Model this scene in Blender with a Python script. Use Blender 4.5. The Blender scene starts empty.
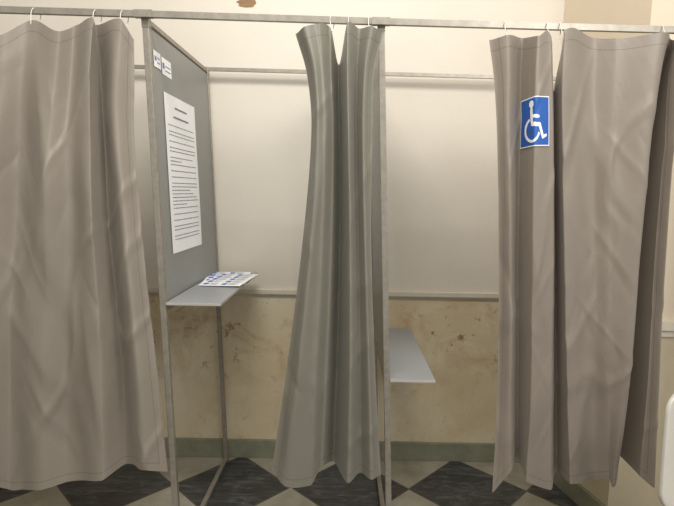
import bpy, bmesh, math, random
from mathutils import Matrix, Vector, noise
random.seed(4)
sc=bpy.context.scene
sc.view_settings.view_transform='Standard'
sc.view_settings.look='None'

# ---------------------------------------------------------------- materials
def srgb(h):
    h=h.lstrip('#'); c=[int(h[i:i+2],16)/255 for i in (0,2,4)]
    return tuple((x/12.92 if x<=.04045 else ((x+.055)/1.055)**2.4) for x in c)+(1,)
class M:
    def __init__(s,name,col='#808080',rough=.6,metal=0):
        s.m=bpy.data.materials.new(name); s.m.use_nodes=True; s.nt=s.m.node_tree
        s.b=s.nt.nodes['Principled BSDF']; s.b.inputs['Base Color'].default_value=srgb(col)
        s.b.inputs['Roughness'].default_value=rough; s.b.inputs['Metallic'].default_value=metal
    def n(s,t,**k):
        x=s.nt.nodes.new(t)
        for a,b in k.items():
            if a in x.inputs.keys(): x.inputs[a].default_value=b
            else: setattr(x,a,b)
        return x
    def l(s,a,b): s.nt.links.new(a,b)
    def coord(s,which='Object',scale=(1,1,1)):
        t=s.n('ShaderNodeTexCoord'); m=s.n('ShaderNodeMapping'); m.inputs['Scale'].default_value=scale
        s.l(t.outputs[which],m.inputs['Vector']); return m.outputs['Vector']
    def noise(s,vec,scale,detail=4,rough=.5,dist=0):
        x=s.n('ShaderNodeTexNoise'); x.inputs['Scale'].default_value=scale; x.inputs['Detail'].default_value=detail
        x.inputs['Roughness'].default_value=rough; x.inputs['Distortion'].default_value=dist
        s.l(vec,x.inputs['Vector']); return x.outputs['Fac']
    def ramp(s,fac,stops):
        r=s.n('ShaderNodeValToRGB'); e=r.color_ramp.elements
        while len(e)<len(stops): e.new(.5)
        for k,(p,c) in zip(e,stops):
            k.position=p; k.color=srgb(c) if isinstance(c,str) else (c,c,c,1)
        s.l(fac,r.inputs['Fac']); return r.outputs['Color']
    def mix(s,fac,a,b,mode='MIX'):
        x=s.n('ShaderNodeMix',data_type='RGBA',blend_type=mode)
        for sock,v in ((x.inputs[0],fac),(x.inputs[6],a),(x.inputs[7],b)):
            if isinstance(v,(int,float)): sock.default_value=v
            elif isinstance(v,(tuple,str)): sock.default_value=srgb(v) if isinstance(v,str) else v
            else: s.l(v,sock)
        return x.outputs[2]
    def math(s,op,a,b=None,c=None):
        x=s.n('ShaderNodeMath',operation=op)
        for i,v in enumerate((a,b,c)):
            if v is None: continue
            if isinstance(v,(int,float)): x.inputs[i].default_value=v
            else: s.l(v,x.inputs[i])
        return x.outputs[0]
    def bump(s,h,strength=.3,dist=.01):
        b=s.n('ShaderNodeBump'); b.inputs['Strength'].default_value=strength; b.inputs['Distance'].default_value=dist
        s.l(h,b.inputs['Height']); s.l(b.outputs[0],s.b.inputs['Normal'])
    def col(s,c): s.l(c,s.b.inputs['Base Color'])

def mat_upper():
    m=M('wall_paint_upper','#d8cfc0',.6)
    v=m.coord('Object'); n1=m.noise(v,1.3,5,.6); n2=m.noise(v,9,6,.6)
    c=m.ramp(n1,[(.3,'#d9d0c1'),(.7,'#e0d9cb')])
    st=m.ramp(n2,[(.66,0.0),(.8,.3)])
    c=m.mix(st,c,'#c9bda8')
    m.col(c); m.bump(n2,.15,.01); return m.m
def mat_lower():
    m=M('wall_paint_lower','#cdb98f',.55)
    v=m.coord('Object'); n1=m.noise(v,2.2,6,.65,.4)
    c=m.ramp(n1,[(.3,'#d0be98'),(.5,'#dbcdae'),(.72,'#e1d8c0')])
    n2=m.noise(v,4.5,8,.7,.8); st=m.ramp(n2,[(.48,0.0),(.70,.8)])
    sep=m.n('ShaderNodeSeparateXYZ'); m.l(v,sep.inputs[0])
    band=m.math('SUBTRACT',1,m.math('MULTIPLY',m.math('ABSOLUTE',m.math('SUBTRACT',sep.outputs[2],.68)),2.6))
    band=m.math('MAXIMUM',band,.22)
    c=m.mix(m.math('MULTIPLY',st,band),c,'#ab8450')
    n3=m.noise(v,15,5,.7); st3=m.ramp(n3,[(.59,0.0),(.67,.85)])
    c=m.mix(m.math('MULTIPLY',st3,band),c,'#855f38')
    vd=m.coord('Object',(14,1,1.6)); n4=m.noise(vd,1,5,.6,.3); st4=m.ramp(n4,[(.56,0.0),(.7,.5)])
    c=m.mix(m.math('MULTIPLY',st4,.35),c,'#b8a274')
    m.col(c); m.bump(n1,.15,.01); return m.m
def mat_plain(name,c1,c2,sc_=6,rough=.5,metal=0,bs=.1):
    m=M(name,c1,rough,metal); v=m.coord('Object'); n=m.noise(v,sc_,5,.6)
    m.col(m.ramp(n,[(.3,c1),(.7,c2)])); m.bump(n,bs,.005); return m.m
def mat_floor():
    m=M('floor_tiles','#888888',.35)
    v=m.coord('Object'); sep=m.n('ShaderNodeSeparateXYZ'); m.l(v,sep.inputs[0])
    L=.56
    dx=m.math('SUBTRACT',sep.outputs[0],.64); dy=m.math('SUBTRACT',sep.outputs[1],2.25)
    a=m.math('ADD',m.math('DIVIDE',m.math('ADD',dx,dy),L),20.5); b=m.math('ADD',m.math('DIVIDE',m.math('SUBTRACT',dx,dy),L),20.5)
    par=m.math('MODULO',m.math('ADD',m.math('FLOOR',a),m.math('FLOOR',b)),2)
    def edge(x):
        fr=m.math('FRACT',x); return m.math('MINIMUM',fr,m.math('SUBTRACT',1,fr))
    g=m.math('LESS_THAN',m.math('MINIMUM',edge(a),edge(b)),.009)
    vs=m.coord('Object',(6,24,1)); n1=m.noise(vs,1,7,.7,1.5); n2=m.noise(v,7,6,.6)
    dark=m.ramp(n1,[(.3,'#282929'),(.5,'#404141'),(.7,'#646564')])
    light=m.ramp(n2,[(.3,'#8f8979'),(.7,'#aea898')])
    c=m.mix(par,dark,light); c=m.mix(g,c,'#55514a')
    m.col(c); m.bump(m.math('SUBTRACT',n1,g),.2,.004); return m.m
def mat_steel():
    m=M('galvanised_steel','#8d887f',.42,.5); v=m.coord('Object'); n=m.noise(v,30,6,.7)
    m.col(m.ramp(n,[(.3,'#8e887d'),(.7,'#a8a296')])); m.bump(n,.1,.002); return m.m
def mat_curtain(name,c1,c2):
    m=M(name,c1,.42)
    uv=m.coord('UV'); sep=m.n('ShaderNodeSeparateXYZ'); m.l(uv,sep.inputs[0])
    n=m.noise(uv,3,4,.5); c=m.ramp(n,[(.3,c1),(.7,c2)])
    def line(x,p,w): return m.math('LESS_THAN',m.math('ABSOLUTE',m.math('SUBTRACT',x,p)),w)
    h=m.math('MAXIMUM',line(sep.outputs[1],.036,.0014),line(sep.outputs[0],.03,.0014))
    att=m.n('ShaderNodeAttribute',attribute_name='hem')
    h=m.math('MAXIMUM',h,line(att.outputs['Fac'],.03,.0014))
    c=m.mix(m.math('MULTIPLY',h,.35),c,'#3a342e'); m.col(c)
    weave=m.noise(uv,420,2,.5)
    uv2=m.coord('UV',(1.0,.4,1)); w1=m.noise(uv2,6,3,.5,.6); w2=m.noise(uv,16,3,.55,.8)
    hh=m.math('ADD',m.math('MULTIPLY',w1,.6),m.math('MULTIPLY',w2,.07)); hh=m.math('ADD',hh,m.math('MULTIPLY',weave,.012))
    m.bump(hh,.4,.03)
    m.b.inputs['Sheen Weight'].default_value=.1
    tr=m.n('ShaderNodeBsdfTranslucent'); m.l(c,tr.inputs['Color'])
    mx=m.n('ShaderNodeMixShader'); mx.inputs[0].default_value=.10
    m.l(m.b.outputs[0],mx.inputs[1]); m.l(tr.outputs[0],mx.inputs[2])
    m.l(mx.outputs[0],m.nt.nodes['Material Output'].inputs['Surface']); return m.m
UP=mat_upper(); LOW=mat_lower(); FLOOR=mat_floor(); STEEL=mat_steel()
LEDGE=mat_plain('ledge_paint','#cdc4b0','#d8d0c0',8,.5)
PIL=mat_plain('pillar_plaster','#d6c6ac','#ddcfb8',2,.6)
PILLOW=mat_plain('pillar_lower_plaster','#bfb193','#cfc3a8',3,.6)
BASE=mat_plain('green_skirting_stone','#7d7d69','#90907b',14,.4)
PANEL=mat_plain('grey_laminate','#858580','#8d8d88',1.5,.4,0,.02)
SHELF=mat_plain('grey_shelf_laminate','#8d8f90','#999b9c',3,.3)
EDGE=mat_plain('shelf_edge','#aaa79f','#b5b2aa',9,.5)
PAPER=mat_plain('paper','#eeeeee','#f6f6f6',3,.7)
INK=mat_plain('ink','#6c6c70','#7c7c80',20,.7)
BLUE=mat_plain('sign_blue','#2458a8','#2a60b0',5,.4)
BLUE2=mat_plain('print_blue','#4a6cb4','#5a78be',9,.5)
WHITE=mat_plain('sign_white','#f0f0f0','#f8f8f8',5,.4)
STRING=mat_plain('white_plastic_hook','#cfcac0','#dcd8ce',9,.4)
CURA=mat_curtain('curtain_taupe','#91887c','#988f83')
CURB=mat_curtain('curtain_green_light_tint','#807d71','#868377')  # greener grey is the lighting's tint, put into this curtain's cloth colour
CURC=mat_curtain('curtain_taupe_brown','#8b8176','#93897d')
PLAST=mat_plain('chair_plastic','#c4bfb4','#cec9be',4,.35)
RUST=mat_plain('brown_stain','#8a6a48','#a08060',30,.8)

# ---------------------------------------------------------------- helpers
def obj(name,verts,faces,mats,fmat=None,parent=None,smooth=False):
    me=bpy.data.meshes.new(name); me.from_pydata([tuple(v) for v in verts],[],faces)
    for m in (mats if isinstance(mats,list) else [mats]): me.materials.append(m)
    if fmat: 
        for p,i in zip(me.polygons,fmat): p.material_index=i
    if smooth:
        for p in me.polygons: p.use_smooth=True
    me.update(); o=bpy.data.objects.new(name,me); sc.collection.objects.link(o)
    if parent: o.parent=parent
    return o
def empty(name):
    o=bpy.data.objects.new(name,None); o.empty_display_size=.05; sc.collection.objects.link(o); return o
class Geo:
    def __init__(s): s.v=[];s.f=[];s.m=[]
    def box8(s,p,mi=0):
        b=len(s.v); s.v+=p
        for f in ((0,1,2,3),(7,6,5,4),(0,4,5,1),(1,5,6,2),(2,6,7,3),(3,7,4,0)): s.f.append(tuple(b+i for i in f)); s.m.append(mi)
    def box(s,x0,x1,y0,y1,z0,z1,mi=0):
        s.box8([Vector(q) for q in ((x0,y0,z0),(x0,y1,z0),(x1,y1,z0),(x1,y0,z0),(x0,y0,z1),(x0,y1,z1),(x1,y1,z1),(x1,y0,z1))],mi)
    def tube(s,a,b,w=.022,h=None,mi=0):
        a=Vector(a);b=Vector(b);h=h or w; d=(b-a).normalized()
        up=Vector((0,0,1)) if abs(d.z)<.9 else Vector((0,1,0))
        r=d.cross(up).normalized()*w/2; u=r.cross(d).normalized()*h/2
        s.box8([a-r-u,a-r+u,a+r+u,a+r-u,b-r-u,b-r+u,b+r+u,b+r-u],mi)
    def make(s,name,mats,parent=None,bevel=0):
        o=obj(name,s.v,s.f,mats,s.m,parent)
        bm=bmesh.new(); bm.from_mesh(o.data); bmesh.ops.recalc_face_normals(bm,faces=bm.faces); bm.to_mesh(o.data); bm.free()
        if bevel:
            md=o.modifiers.new('bevel','BEVEL'); md.width=bevel; md.segments=2
        return o

# ---------------------------------------------------------------- room
g=Geo(); g.box(-3,3,-2.5,2.75,-.08,0); g.make('floor',FLOOR)
WY=2.52; LZ=.885
g=Geo(); g.box(-3,1.3,WY,WY+.12,LZ,3.4,0); g.box(-3,1.3,WY,WY+.12,0,LZ,1); g.make('wall_back',[UP,LOW])
g=Geo(); g.box(-3.1,-3,-2.5,WY+.12,0,3.4,0); g.make('wall_left',[UP])
fx=[(1.055,WY),(1.165,2.0),(3.0,2.0),(3.0,WY)]
def prism(g,pts,z0,z1,mi):
    b=len(g.v); n=len(pts)
    g.v+=[Vector((x,y,z0)) for x,y in pts]+[Vector((x,y,z1)) for x,y in pts]
    for i in range(n):
        j=(i+1)%n; g.f.append((b+i,b+j,b+n+j,b+n+i)); g.m.append(mi)
    g.f.append(tuple(b+i for i in range(n)));g.m.append(mi); g.f.append(tuple(b+n+i for i in range(n)));g.m.append(mi)
g=Geo(); prism(g,fx,LZ,3.4,0); prism(g,fx,0,LZ,1); g.make('wall_right',[PIL,PILLOW])
g=Geo(); g.box(-3,1.1,WY-.018,WY,.876,.902); g.box(-3,1.1,WY-.006,WY,.862,.876)
g.make('trim_1',[LEDGE],bevel=.004)
def ring(off):
    return [(1.055-off*.98,WY-.001),(1.165-off,2.0-off),(3.0,2.0-off),(3.0,2.05),(1.2,2.05),(1.09,WY-.001)]
g=Geo(); prism(g,ring(.022),.866,.902,0); prism(g,ring(.010),.838,.866,0); g.make('trim_2',[LEDGE])
g=Geo(); g.box(-3,1.075,WY-.015,WY,0,.10); g.make('baseboard_back',[BASE],bevel=.003)
g=Geo(); prism(g,[(1.055-.015,WY-.016),(1.165-.015,2.0-.012),(3,2.0-.012),(3,2.02),(1.18,2.02),(1.08,WY-.016)],0,.09,0); g.make('baseboard_right',[BASE])
vs=[(-.447,WY-.002,2.27)];
for i in range(24):
    a=i/24*2*math.pi; r=1+.35*noise.noise(Vector((math.cos(a)*2,math.sin(a)*2,1)))
    vs.append((-.447+.045*r*math.cos(a),WY-.002,2.275+.02*r*math.sin(a)))
obj('wall_stain',vs,[(0,i+1,(i+1)%24+1) for i in range(24)],[RUST])

# ---------------------------------------------------------------- partitions
def partition(xf_t,xf_b,xr_t,xr_b,shelf_z,shelf_w,panel=True,zt=1.965,rear=True):
    root=empty('voting_booth_partition'); YF,YR=1.775,2.47
    def X(y,z):
        t=(y-YF)/(YR-YF); k=z/1.965
        return (xf_b+(xf_t-xf_b)*k)*(1-t)+(xr_b+(xr_t-xr_b)*k)*t
    def p(y,z,dx=0): return Vector((X(y,z)+dx,y,z))
    g=Geo()
    g.tube(p(YF,0),p(YF,zt),.022)
    if rear:
        g.tube(p(YR,0),p(YR,zt),.020)
        g.tube(p(YF,zt-.012),p(YR,zt-.016),.018)
        g.tube(p(YF,.012),p(YR,.012),.020)
        if shelf_z: g.tube(p(YF,shelf_z-.03),p(YR,shelf_z-.03),.014)
    for yy in ((YF,YR) if rear else (YF,)):
        g.tube(p(yy,0),p(yy,.02),.027); g.tube(p(yy,zt-.035),p(yy,zt+.002),.025)
    g.make('tube_frame',[STEEL],root,bevel=.002)
    if panel and rear:
        g=Geo(); a,b=YF+.013,YR-.012; z0,z1=shelf_z-.01,zt-.03; th=.006
        g.box8([p(a,z0,-th),p(b,z0,-th),p(b,z0,th),p(a,z0,th),p(a,z1,-th),p(b,z1,-th),p(b,z1,th),p(a,z1,th)])
        g.make('divider_panel',[PANEL],root)
    if shelf_w:
        g=Geo(); s=shelf_z; th=.010; x0=.012
        g.box8([p(YF-.012,s-th,x0),p(YR-.01,s-th,x0),p(YR-.01,s-th,x0+shelf_w),p(YF-.012,s-th,x0+shelf_w),
                p(YF-.012,s,x0),p(YR-.01,s,x0),p(YR-.01,s,x0+shelf_w),p(YF-.012,s,x0+shelf_w)],0)
        g.m=[1,0,1,1,1,1]
        g.make('writing_shelf',[SHELF,EDGE],root,bevel=.0012)
        g=Geo(); g.tube(p(YF+.1,s-.06,.008),p(YF+.1,s-.014,shelf_w*.4),.008,.003); g.tube(p(YR-.1,s-.06,.008),p(YR-.1,s-.014,shelf_w*.4),.008,.003)
        g.make('shelf_brackets',[STEEL],root)
    return root,X,p
P1,X1,p1=partition(-.653,-.582,-.632,-.555,.995,.195)
P2,X2,p2=partition(.134,.220,.142,.225,.725,.165)
P0,X0,p0=partition(-1.62,-1.57,-1.60,-1.55,.995,.195)
P3,X3,p3=partition(1.38,1.44,1.38,1.44,0,0,panel=False,rear=False,zt=1.955)

# rails
r=empty('curtain_rail'); g=Geo()
pts=[(-1.62,1.76,1.982),(-.653,1.757,1.969),(.132,1.757,1.958),(1.395,1.757,1.945)]
for a,b in zip(pts,pts[1:]): g.tube(a,b,.016,.02)
for q in pts[1:3]: g.tube((q[0]-.03,q[1]-.002,q[2]),(q[0]+.03,q[1]-.002,q[2]),.021,.023)
g.make('front_tube',[STEEL],r)
g=Geo(); pts=[(-1.6,2.468,1.972),(-.632,2.468,1.958),(.145,2.468,1.951),(1.05,2.468,1.941)]
for a,b in zip(pts,pts[1:]): g.tube(a,b,.014,.016)
g.make('rear_tube',[STEEL],r)

# ---------------------------------------------------------------- curtains
def cr(a,b,c,d,t): return .5*((2*b)+(-a+c)*t+(2*a-5*b+4*c-d)*t*t+(-a+3*b-3*c+d)*t**3)
TL=[0,.08,.2,.45,.75,1]
def interp_t(xs,t):
    for i in range(5):
        if t<=TL[i+1] or i==4:
            k=(t-TL[i])/(TL[i+1]-TL[i])
            def sl(j):
                if j<=0: return (xs[1]-xs[0])/(TL[1]-TL[0])
                if j>=5: return (xs[5]-xs[4])/(TL[5]-TL[4])
                return (xs[j+1]-xs[j-1])/(TL[j+1]-TL[j-1])
            h=TL[i+1]-TL[i]; m0=sl(i)*h; m1=sl(i+1)*h
            return (2*k**3-3*k*k+1)*xs[i]+(k**3-2*k*k+k)*m0+(-2*k**3+3*k*k)*xs[i+1]+(k**3-k*k)*m1
def rand_creases(seed,x0,x1,n,am):
    R=random.Random(seed); out=[]
    for _ in range(n):
        x=R.uniform(x0,x1); z=R.uniform(.5,1.75); L=R.uniform(.12,.40); an=math.radians(R.choice([1,1,-1])*R.uniform(8,42))
        out.append((x,z,x+L*math.sin(an),z-L*math.cos(an),R.uniform(.006,.013),am*R.uniform(.5,1.2)*R.choice([1,1,-1])))
    return out
class Curtain:
    def __init__(s,G,y0,seed,wr=.012,creases=()):
        s.G=G; s.y0=y0; s.seed=seed; s.wr=wr; s.cr=[]
        for (x0,z0,x1,z1,wd,am) in creases:
            dx,dz=x1-x0,z1-z0; s.cr.append((x0,z0,dx,dz,dx*dx+dz*dz,wd,am,math.hypot(dx,dz)))
    def pt(s,u,t):
        G=s.G; n=len(G); i=min(int(u),n-2); k=u-i
        a,b,c,d=G[max(0,i-1)],G[i],G[i+1],G[min(n-1,i+2)]
        kk=k*k*(3-2*k)
        def off(q):
            o=q[3]
            return interp_t(o,t) if isinstance(o,(list,tuple)) else o
        x=(interp_t(b[2],t)*(1-k)+interp_t(c[2],t)*k)
        zt=cr(a[0],b[0],c[0],d[0],k); zb=cr(a[1],b[1],c[1],d[1],k)
        y=off(b)*(1-kk)+off(c)*kk
        z=zt+(zb-zt)*t
        x/=1000;y/=1000;z/=1000
        e=min(1,t*6); w=s.wr*e
        y+=w*noise.noise(Vector((x*6+z*.9+s.seed,z*.9,s.seed)))+w*.45*noise.noise(Vector((x*12+z*2.5,z*2.0,s.seed+7)))
        q=noise.noise(Vector((x*4.5-z*1.6,z*1.5+x*1.0,s.seed+3)))
        y-=w*.4*max(0,.10-abs(q))/.10
        for (x0,z0,dx,dz,L2,wd,am,L) in s.cr:
            tt=((x-x0)*dx+(z-z0)*dz)/L2
            if -.1<tt<1.1:
                dd=abs(((x-x0)*dz-(z-z0)*dx)/L)/wd
                if dd<4: y-=am*math.exp(-dd*dd/(1+.6*dd))*math.sin(math.pi*(tt+.1)/1.2)*e
        return Vector((x,s.y0+y,z))
    def build(s,name,mat,nu=20,nv=170):
        n=len(s.G)-1; U=[i/nu for i in range(n*nu+1)]; W=len(U)
        V=[];UV=[];hem=[]
        for j in range(nv+1):
            t=j/nv; row=[s.pt(u,t) for u in U]; L=[0]
            for a,b in zip(row,row[1:]): L.append(L[-1]+(b-a).length)
            for p,l in zip(row,L):
                V.append(p); hem.append(L[-1]-l); UV.append(l)
        F=[]
        for j in range(nv):
            for i in range(W-1):
                a=j*W+i; F.append((a,a+W,a+W+1,a+1))
        o=obj(name,V,F,mat,smooth=True); me=o.data
        at=me.attributes.new('hem','FLOAT','POINT')
        dist=[0]*len(V)
        for j in range(1,nv+1):
            for i in range(W): dist[j*W+i]=dist[(j-1)*W+i]+(V[j*W+i]-V[(j-1)*W+i]).length
        for k in range(len(V)):
            at.data[k].value=min(hem[k],dist[nv*W+k%W]-dist[k])
        uvl=me.uv_layers.new(name='UVMap')
        for lp in me.loops: 
            k=lp.vertex_index; uvl.data[lp.index].uv=(UV[k],dist[k])
        return o
A=[(1938,224,[-1499,-1516,-1534,-1581,-1640,-1691],0),(1869,276,[-1338,-1347,-1361,-1403,-1460,-1503],-50),(1945,258,[-1271,-1290,-1310,-1347,-1396,-1442],30),
(1876,327,[-1104,-1111,-1135,-1173,-1211,-1246],-40),(1942,277,[-1022,-1045,-1076,-1121,-1170,-1201],15),(1897,305,[-913,-932,-954,-994,-1034,-1064],-25),(1928,312,[-883,-895,-910,-928,-958,-986],20),
(1939,353,[-793,-808,-821,-824,-818,-828],-35),(1929,370,[-811,-819,-822,-812,-781,-780],[10,50,60,65,55,45]),(1935,397,[-705,-725,-738,-714,-687,-674],-35),(1884,363,[-683,-687,-695,-672,-634,-608],10)]
B=[(1909,374,[-149,-111,-93,-120,-173,-226],0),(1920,345,[-117,-83,-71,-90,-127,-163],-40),(1936,340,[-75,-61,-48,-53,-71,-81],-20),(1935,388,[-34,-32,-22,-20,-30,-43],20),
(1835,370,[-5,-3,4,10,7,-1],90),(1931,365,[20,22,29,43,53,54],-45),(1932,375,[61,57,57,72,90,100],10),(1926,375,[98,81,78,94,119,137],-35),(1920,372,[140,112,112,118,144,175],0)]
CC=[(1900,314,[487,510,530,558,582,583],0),(1908,411,[537,547,556,584,614,635],-30),(1917,434,[607,607,617,632,660,681],30),(1901,386,[628,629,636,656,682,687],-50),
(1914,348,[674,685,700,726,755,777],-30),(1754,370,[736,743,754,784,818,840],60),(1924,375,[716,717,729,762,807,847],-35),(1915,365,[839,844,854,884,922,955],10),
(1908,385,[902,905,909,926,961,998],-15),(1920,372,[1027,1018,1010,1008,1012,990],-45),(1933,390,[1150,1145,1130,1125,1125,1120],[80,130,150,160,160,160]),(1925,375,[1108,1100,1104,1112,1125,1130],[0,20,20,20,20,20]),(1911,349,[1103,1104,1114,1129,1146,1167],-15)]
Y0=1.735
hooks=[[(-1.009,1.942),(-.806,1.939),(-.717,1.935)],[(-.03,1.936),(.03,1.931),(.096,1.926)],[(.545,1.908),(.684,1.914),(.727,1.924),(1.065,1.922)]]
crA=[(-1.02,1.88,-1.30,1.05,.03,.013),(-1.01,1.88,-.93,1.2,.02,.009),(-.80,1.9,-1.12,.9,.028,.014),(-.98,1.5,-.92,.6,.03,.011),(-.72,1.3,-.66,.6,.02,.009),(-1.25,1.1,-.95,.65,.025,.006),(-.9,1.1,-.82,.5,.02,.009)]+rand_creases(3,-1.3,-.62,26,.0036)
crB=[(-.02,1.8,-.12,.9,.015,.009),(-.08,1.2,-.16,.5,.018,.009),(.06,1.4,.10,.6,.012,.006)]+rand_creases(8,-.2,.15,22,.0032)
crC=[(.75,1.82,1.0,1.25,.022,.010),(.76,1.6,.95,.8,.03,.010),(1.0,1.5,.90,.7,.025,.009),(.84,1.2,1.0,.55,.02,.007),(.93,.9,.86,.5,.02,.007),(.56,1.6,.62,.8,.014,.006)]+rand_creases(12,.55,1.0,26,.0032)
curt=[]
for G,mat,seed,hk,wr,crs in ((A,CURA,2.3,hooks[0],.018,crA),(B,CURB,9.1,hooks[1],.011,crB),(CC,CURC,5.7,hooks[2],.012,crC)):
    root=empty('booth_curtain'); c=Curtain(G,Y0,seed,wr,crs); o=c.build('curtain_cloth',mat); o.parent=root; curt.append((c,root))
    for hx,hz in hk:
        cu=bpy.data.curves.new('hook','CURVE'); cu.dimensions='3D'; cu.bevel_depth=.0014; cu.bevel_resolution=2
        sp=cu.splines.new('NURBS'); bz=1.965-.01*(hx+1)
        P=[(hx,Y0-.012,hz-.02),(hx-.004,Y0-.004,hz+.004),(hx-.009,1.742,bz+.010),(hx,1.758,bz+.022),(hx+.009,1.774,bz+.010),(hx+.006,1.770,hz+.005),(hx,1.752,hz-.012)]
        sp.points.add(len(P)-1)
        for k,q in enumerate(P): sp.points[k].co=(*q,1)
        sp.use_endpoint_u=True
        ho=bpy.data.objects.new('curtain_hook',cu); ho.data.materials.append(STRING); sc.collection.objects.link(ho); ho.parent=root

# ---------------------------------------------------------------- accessibility sign, follows the cloth
def seg(a,b,p0,p1,w):
    ax,ay=p0;bx,by=p1; dx,dy=bx-ax,by-ay; t=max(0,min(1,((a-ax)*dx+(b-ay)*dy)/(dx*dx+dy*dy)))
    return math.hypot(a-ax-t*dx,b-ay-t*dy)<w
def sym(a,b):
    if a<.02 or a>.98 or b<.02 or b>.98: return 1
    if math.hypot(a-.36,b-.86)<.075: return 1
    if seg(a,b,(.36,.75),(.41,.46),.045) or seg(a,b,(.38,.62),(.62,.60),.032) or seg(a,b,(.41,.45),(.66,.44),.04) or seg(a,b,(.66,.44),(.77,.19),.038) or seg(a,b,(.77,.18),(.88,.22),.03): return 1
    r=math.hypot(a-.42,b-.34); an=math.degrees(math.atan2(b-.34,a-.42))%360
    if abs(r-.235)<.028 and (115<an<345): return 1
    return 0
c,root=curt[2]; N=100; V=[];F=[];mi=[]
for j in range(N+1):
    for i in range(N+1):
        a=i/N; b=j/N; s=2.12+1.68*a
        zt=1.556+.158*b+.006*(a-.5)
        z0=c.pt(s,0).z; z1=c.pt(s,1).z; t=(zt-z0)/(z1-z0); p=c.pt(s,t); e=.01
        q=c.pt(s+e,t)-c.pt(s-e,t); w=c.pt(s,t+e)-c.pt(s,t-e); n=q.cross(w).normalized()
        if n.y>0: n=-n
        V.append(p+n*.0025)
for j in range(N):
    for i in range(N):
        k=j*(N+1)+i; F.append((k,k+1,k+N+2,k+N+1)); mi.append(sym((i+.5)/N,(j+.5)/N))
obj('wheelchair_access_sign',V,F,[BLUE,WHITE],mi,smooth=True)

# ---------------------------------------------------------------- notice poster on the panel
def quad(L,F,mi,fn,a0,a1,b0,b1,m,lift):
    k=len(L); L+= [fn(a0,b0,lift),fn(a1,b0,lift),fn(a1,b1,lift),fn(a0,b1,lift)]; F.append((k,k+1,k+2,k+3)); mi.append(m)
def textlines(L,F,mi,fn,w,h,top,bot,step,th,lift=.0006,marg=.03):
    b=top
    while b>bot:
        a=marg; end=w-marg-random.choice([0,0,0,.5*w*random.random()])
        while a<end:
            wl=random.uniform(.006,.022); a2=min(end,a+wl); quad(L,F,mi,fn,a,a2,b-th,b,1,lift); a=a2+.004
        b-=step*(1.7 if random.random()<.35 else 1)
X=X1
def on_panel(a,b,l,y0=1.875,z0=1.155):
    y=y0+a; z=z0+b; return Vector((X(y,z)+.0085+l+.002*math.sin(b*9)*math.sin(a*7),y,z))
L=[];F=[];mi=[]; W,H=.355,.59
for j in range(12):
    for i in range(6): quad(L,F,mi,on_panel,W*i/6,W*(i+1)/6,H*j/12,H*(j+1)/12,0,0)
for a,b,z in ((.11,.25,H-.04),(.09,.265,H-.075)): 
    quad(L,F,mi,on_panel,a,b,z-.006,z,1,.0008)
textlines(L,F,mi,on_panel,W,H,H-.11,.035,.0135,.0034)
obj('notice_poster',L,F,[PAPER,INK],mi)
L=[];F=[];mi=[]
def st(a,b,l): return on_panel(a,b,l,0,0)
for y0,y1,z0,z1 in ((1.80,1.865,1.815,1.87),(1.875,1.97,1.805,1.865)):
    quad(L,F,mi,st,y0,y1,z0,z1,0,0)
    quad(L,F,mi,st,y0+.008,y0+.025,z0+.022,z1-.018,2,.0006)
    for k in range(2): quad(L,F,mi,st,y0+.032,y1-.01,z0+.016+k*.016,z0+.020+k*.016,1,.0006)
obj('booth_label_sticker',L,F,[PAPER,INK,BLUE2],mi)
# ballot papers on shelf
for k,(cx,cy,rot,w,h,z) in enumerate(((-.500,2.285,.10,.19,.33,.9965),(-.475,2.225,-.10,.18,.31,.9985))):
    def fn(a,b,l):
        x=a-w/2;y=b-h/2; cz=math.cos(rot);sz=math.sin(rot)
        return Vector((cx+x*cz-y*sz,cy+x*sz+y*cz,z+l+.003*(a/w)**2*(k)))
    L=[];F=[];mi=[]
    for i in range(6): quad(L,F,mi,fn,w*i/6,w*(i+1)/6,0,h,0,0)
    for rr in range(5):
        b1=h-.012-rr*(h-.02)/5
        for cc in range(2):
            a0=.010+cc*(w-.02)/2
            quad(L,F,mi,fn,a0,a0+.022,b1-.042,b1-.004,2,.0008)
            for q in range(4):
                quad(L,F,mi,fn,a0+.028,a0+.028+.045*random.uniform(.5,1),b1-.010-q*.011,b1-.007-q*.011,1,.0008)
    obj('ballot_paper',L,F,[PAPER,INK,BLUE2],mi)

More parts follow.
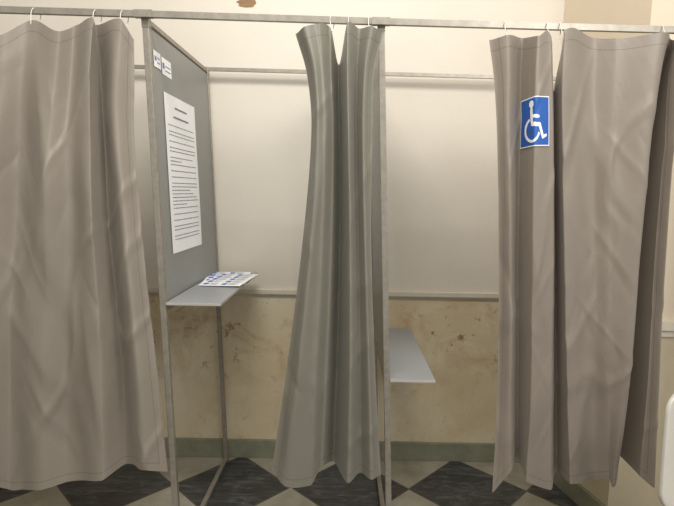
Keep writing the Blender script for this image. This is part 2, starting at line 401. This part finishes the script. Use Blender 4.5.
# ---------------------------------------------------------------- plastic chair at right edge
root=empty('plastic_chair')
def rounded_shell(name,fn,W,H,r,th,parent):
    bm=bmesh.new(); n=14
    out=[]
    for cx,cy,a0 in ((W-r,H-r,0),(r,H-r,90),(r,r,180),(W-r,r,270)):
        for k in range(n+1):
            a=math.radians(a0+90*k/n); out.append((cx+r*math.cos(a),cy+r*math.sin(a)))
    rings=[]
    for s in (1,.93,.7,.4,.15):
        rings.append([bm.verts.new(fn(W/2+(x-W/2)*s,H/2+(y-H/2)*s)) for x,y in out])
    m=len(out)
    for a,b in zip(rings,rings[1:]):
        for i in range(m): bm.faces.new((a[i],a[(i+1)%m],b[(i+1)%m],b[i]))
    bm.faces.new(rings[-1]); me=bpy.data.meshes.new(name); bmesh.ops.recalc_face_normals(bm,faces=bm.faces); bm.to_mesh(me); bm.free()
    for p in me.polygons:p.use_smooth=True
    me.materials.append(PLAST); o=bpy.data.objects.new(name,me); sc.collection.objects.link(o); o.parent=parent
    md=o.modifiers.new('s','SOLIDIFY'); md.thickness=th; md.offset=0
    md=o.modifiers.new('b','BEVEL'); md.width=.004; md.segments=2; md.limit_method='ANGLE'
    return o
bx=.934
def back(a,b): return Vector((bx+a+.06*b,1.40+.05*((a-.22)/.22)**2*-1+.12*b,.50+b*.98))
def seat(a,b): return Vector((bx+.05+a,1.38-b,.455-.02*math.sin(math.pi*a/.42)*math.sin(math.pi*b/.42)))
rounded_shell('backrest',back,.44,.35,.06,.014,root)
rounded_shell('seat',seat,.40,.42,.08,.012,root)
g=Geo()
for x in (bx+.11,bx+.38):
    g.tube((x,1.36,.44),(x,1.42,0),.02); g.tube((x,1.02,.44),(x,.97,0),.02); g.tube((x,1.0,.44),(x,1.40,.44),.018); g.tube((x,1.39,.43),(x,1.405,.6),.018)
g.make('legs',[STEEL],root,bevel=.004)

# ---------------------------------------------------------------- light
w=bpy.data.worlds.new('world'); sc.world=w; w.use_nodes=True
w.node_tree.nodes['Background'].inputs[0].default_value=(1,.98,.945,1); w.node_tree.nodes['Background'].inputs[1].default_value=.66
def area(name,loc,tgt,sx,sy,pw,col):
    l=bpy.data.lights.new(name,'AREA'); l.shape='RECTANGLE'; l.size=sx; l.size_y=sy; l.energy=pw; l.color=col
    o=bpy.data.objects.new(name,l); o.location=loc; o.rotation_euler=(Vector(tgt)-Vector(loc)).to_track_quat('-Z','Y').to_euler(); sc.collection.objects.link(o)
area('ceiling_lamp',(-.1,.7,3.3),(-.1,2.1,.3),1.4,.5,46,(1,.965,.91))
area('ceiling_lamp.001',(1.6,-.4,2.9),(.1,2.0,.9),.9,.7,38,(1,.97,.925))

# ---------------------------------------------------------------- camera
cam=bpy.data.cameras.new('camera'); co=bpy.data.objects.new('camera',cam); sc.collection.objects.link(co)
cam.sensor_width=36; cam.lens=506/674*36; cam.clip_start=.02
R=(Matrix.Rotation(math.radians(83),4,'X')@Matrix.Rotation(math.radians(1.0),4,'Z'))
co.matrix_world=Matrix.Translation((0,0,1.4))@R
sc.camera=co
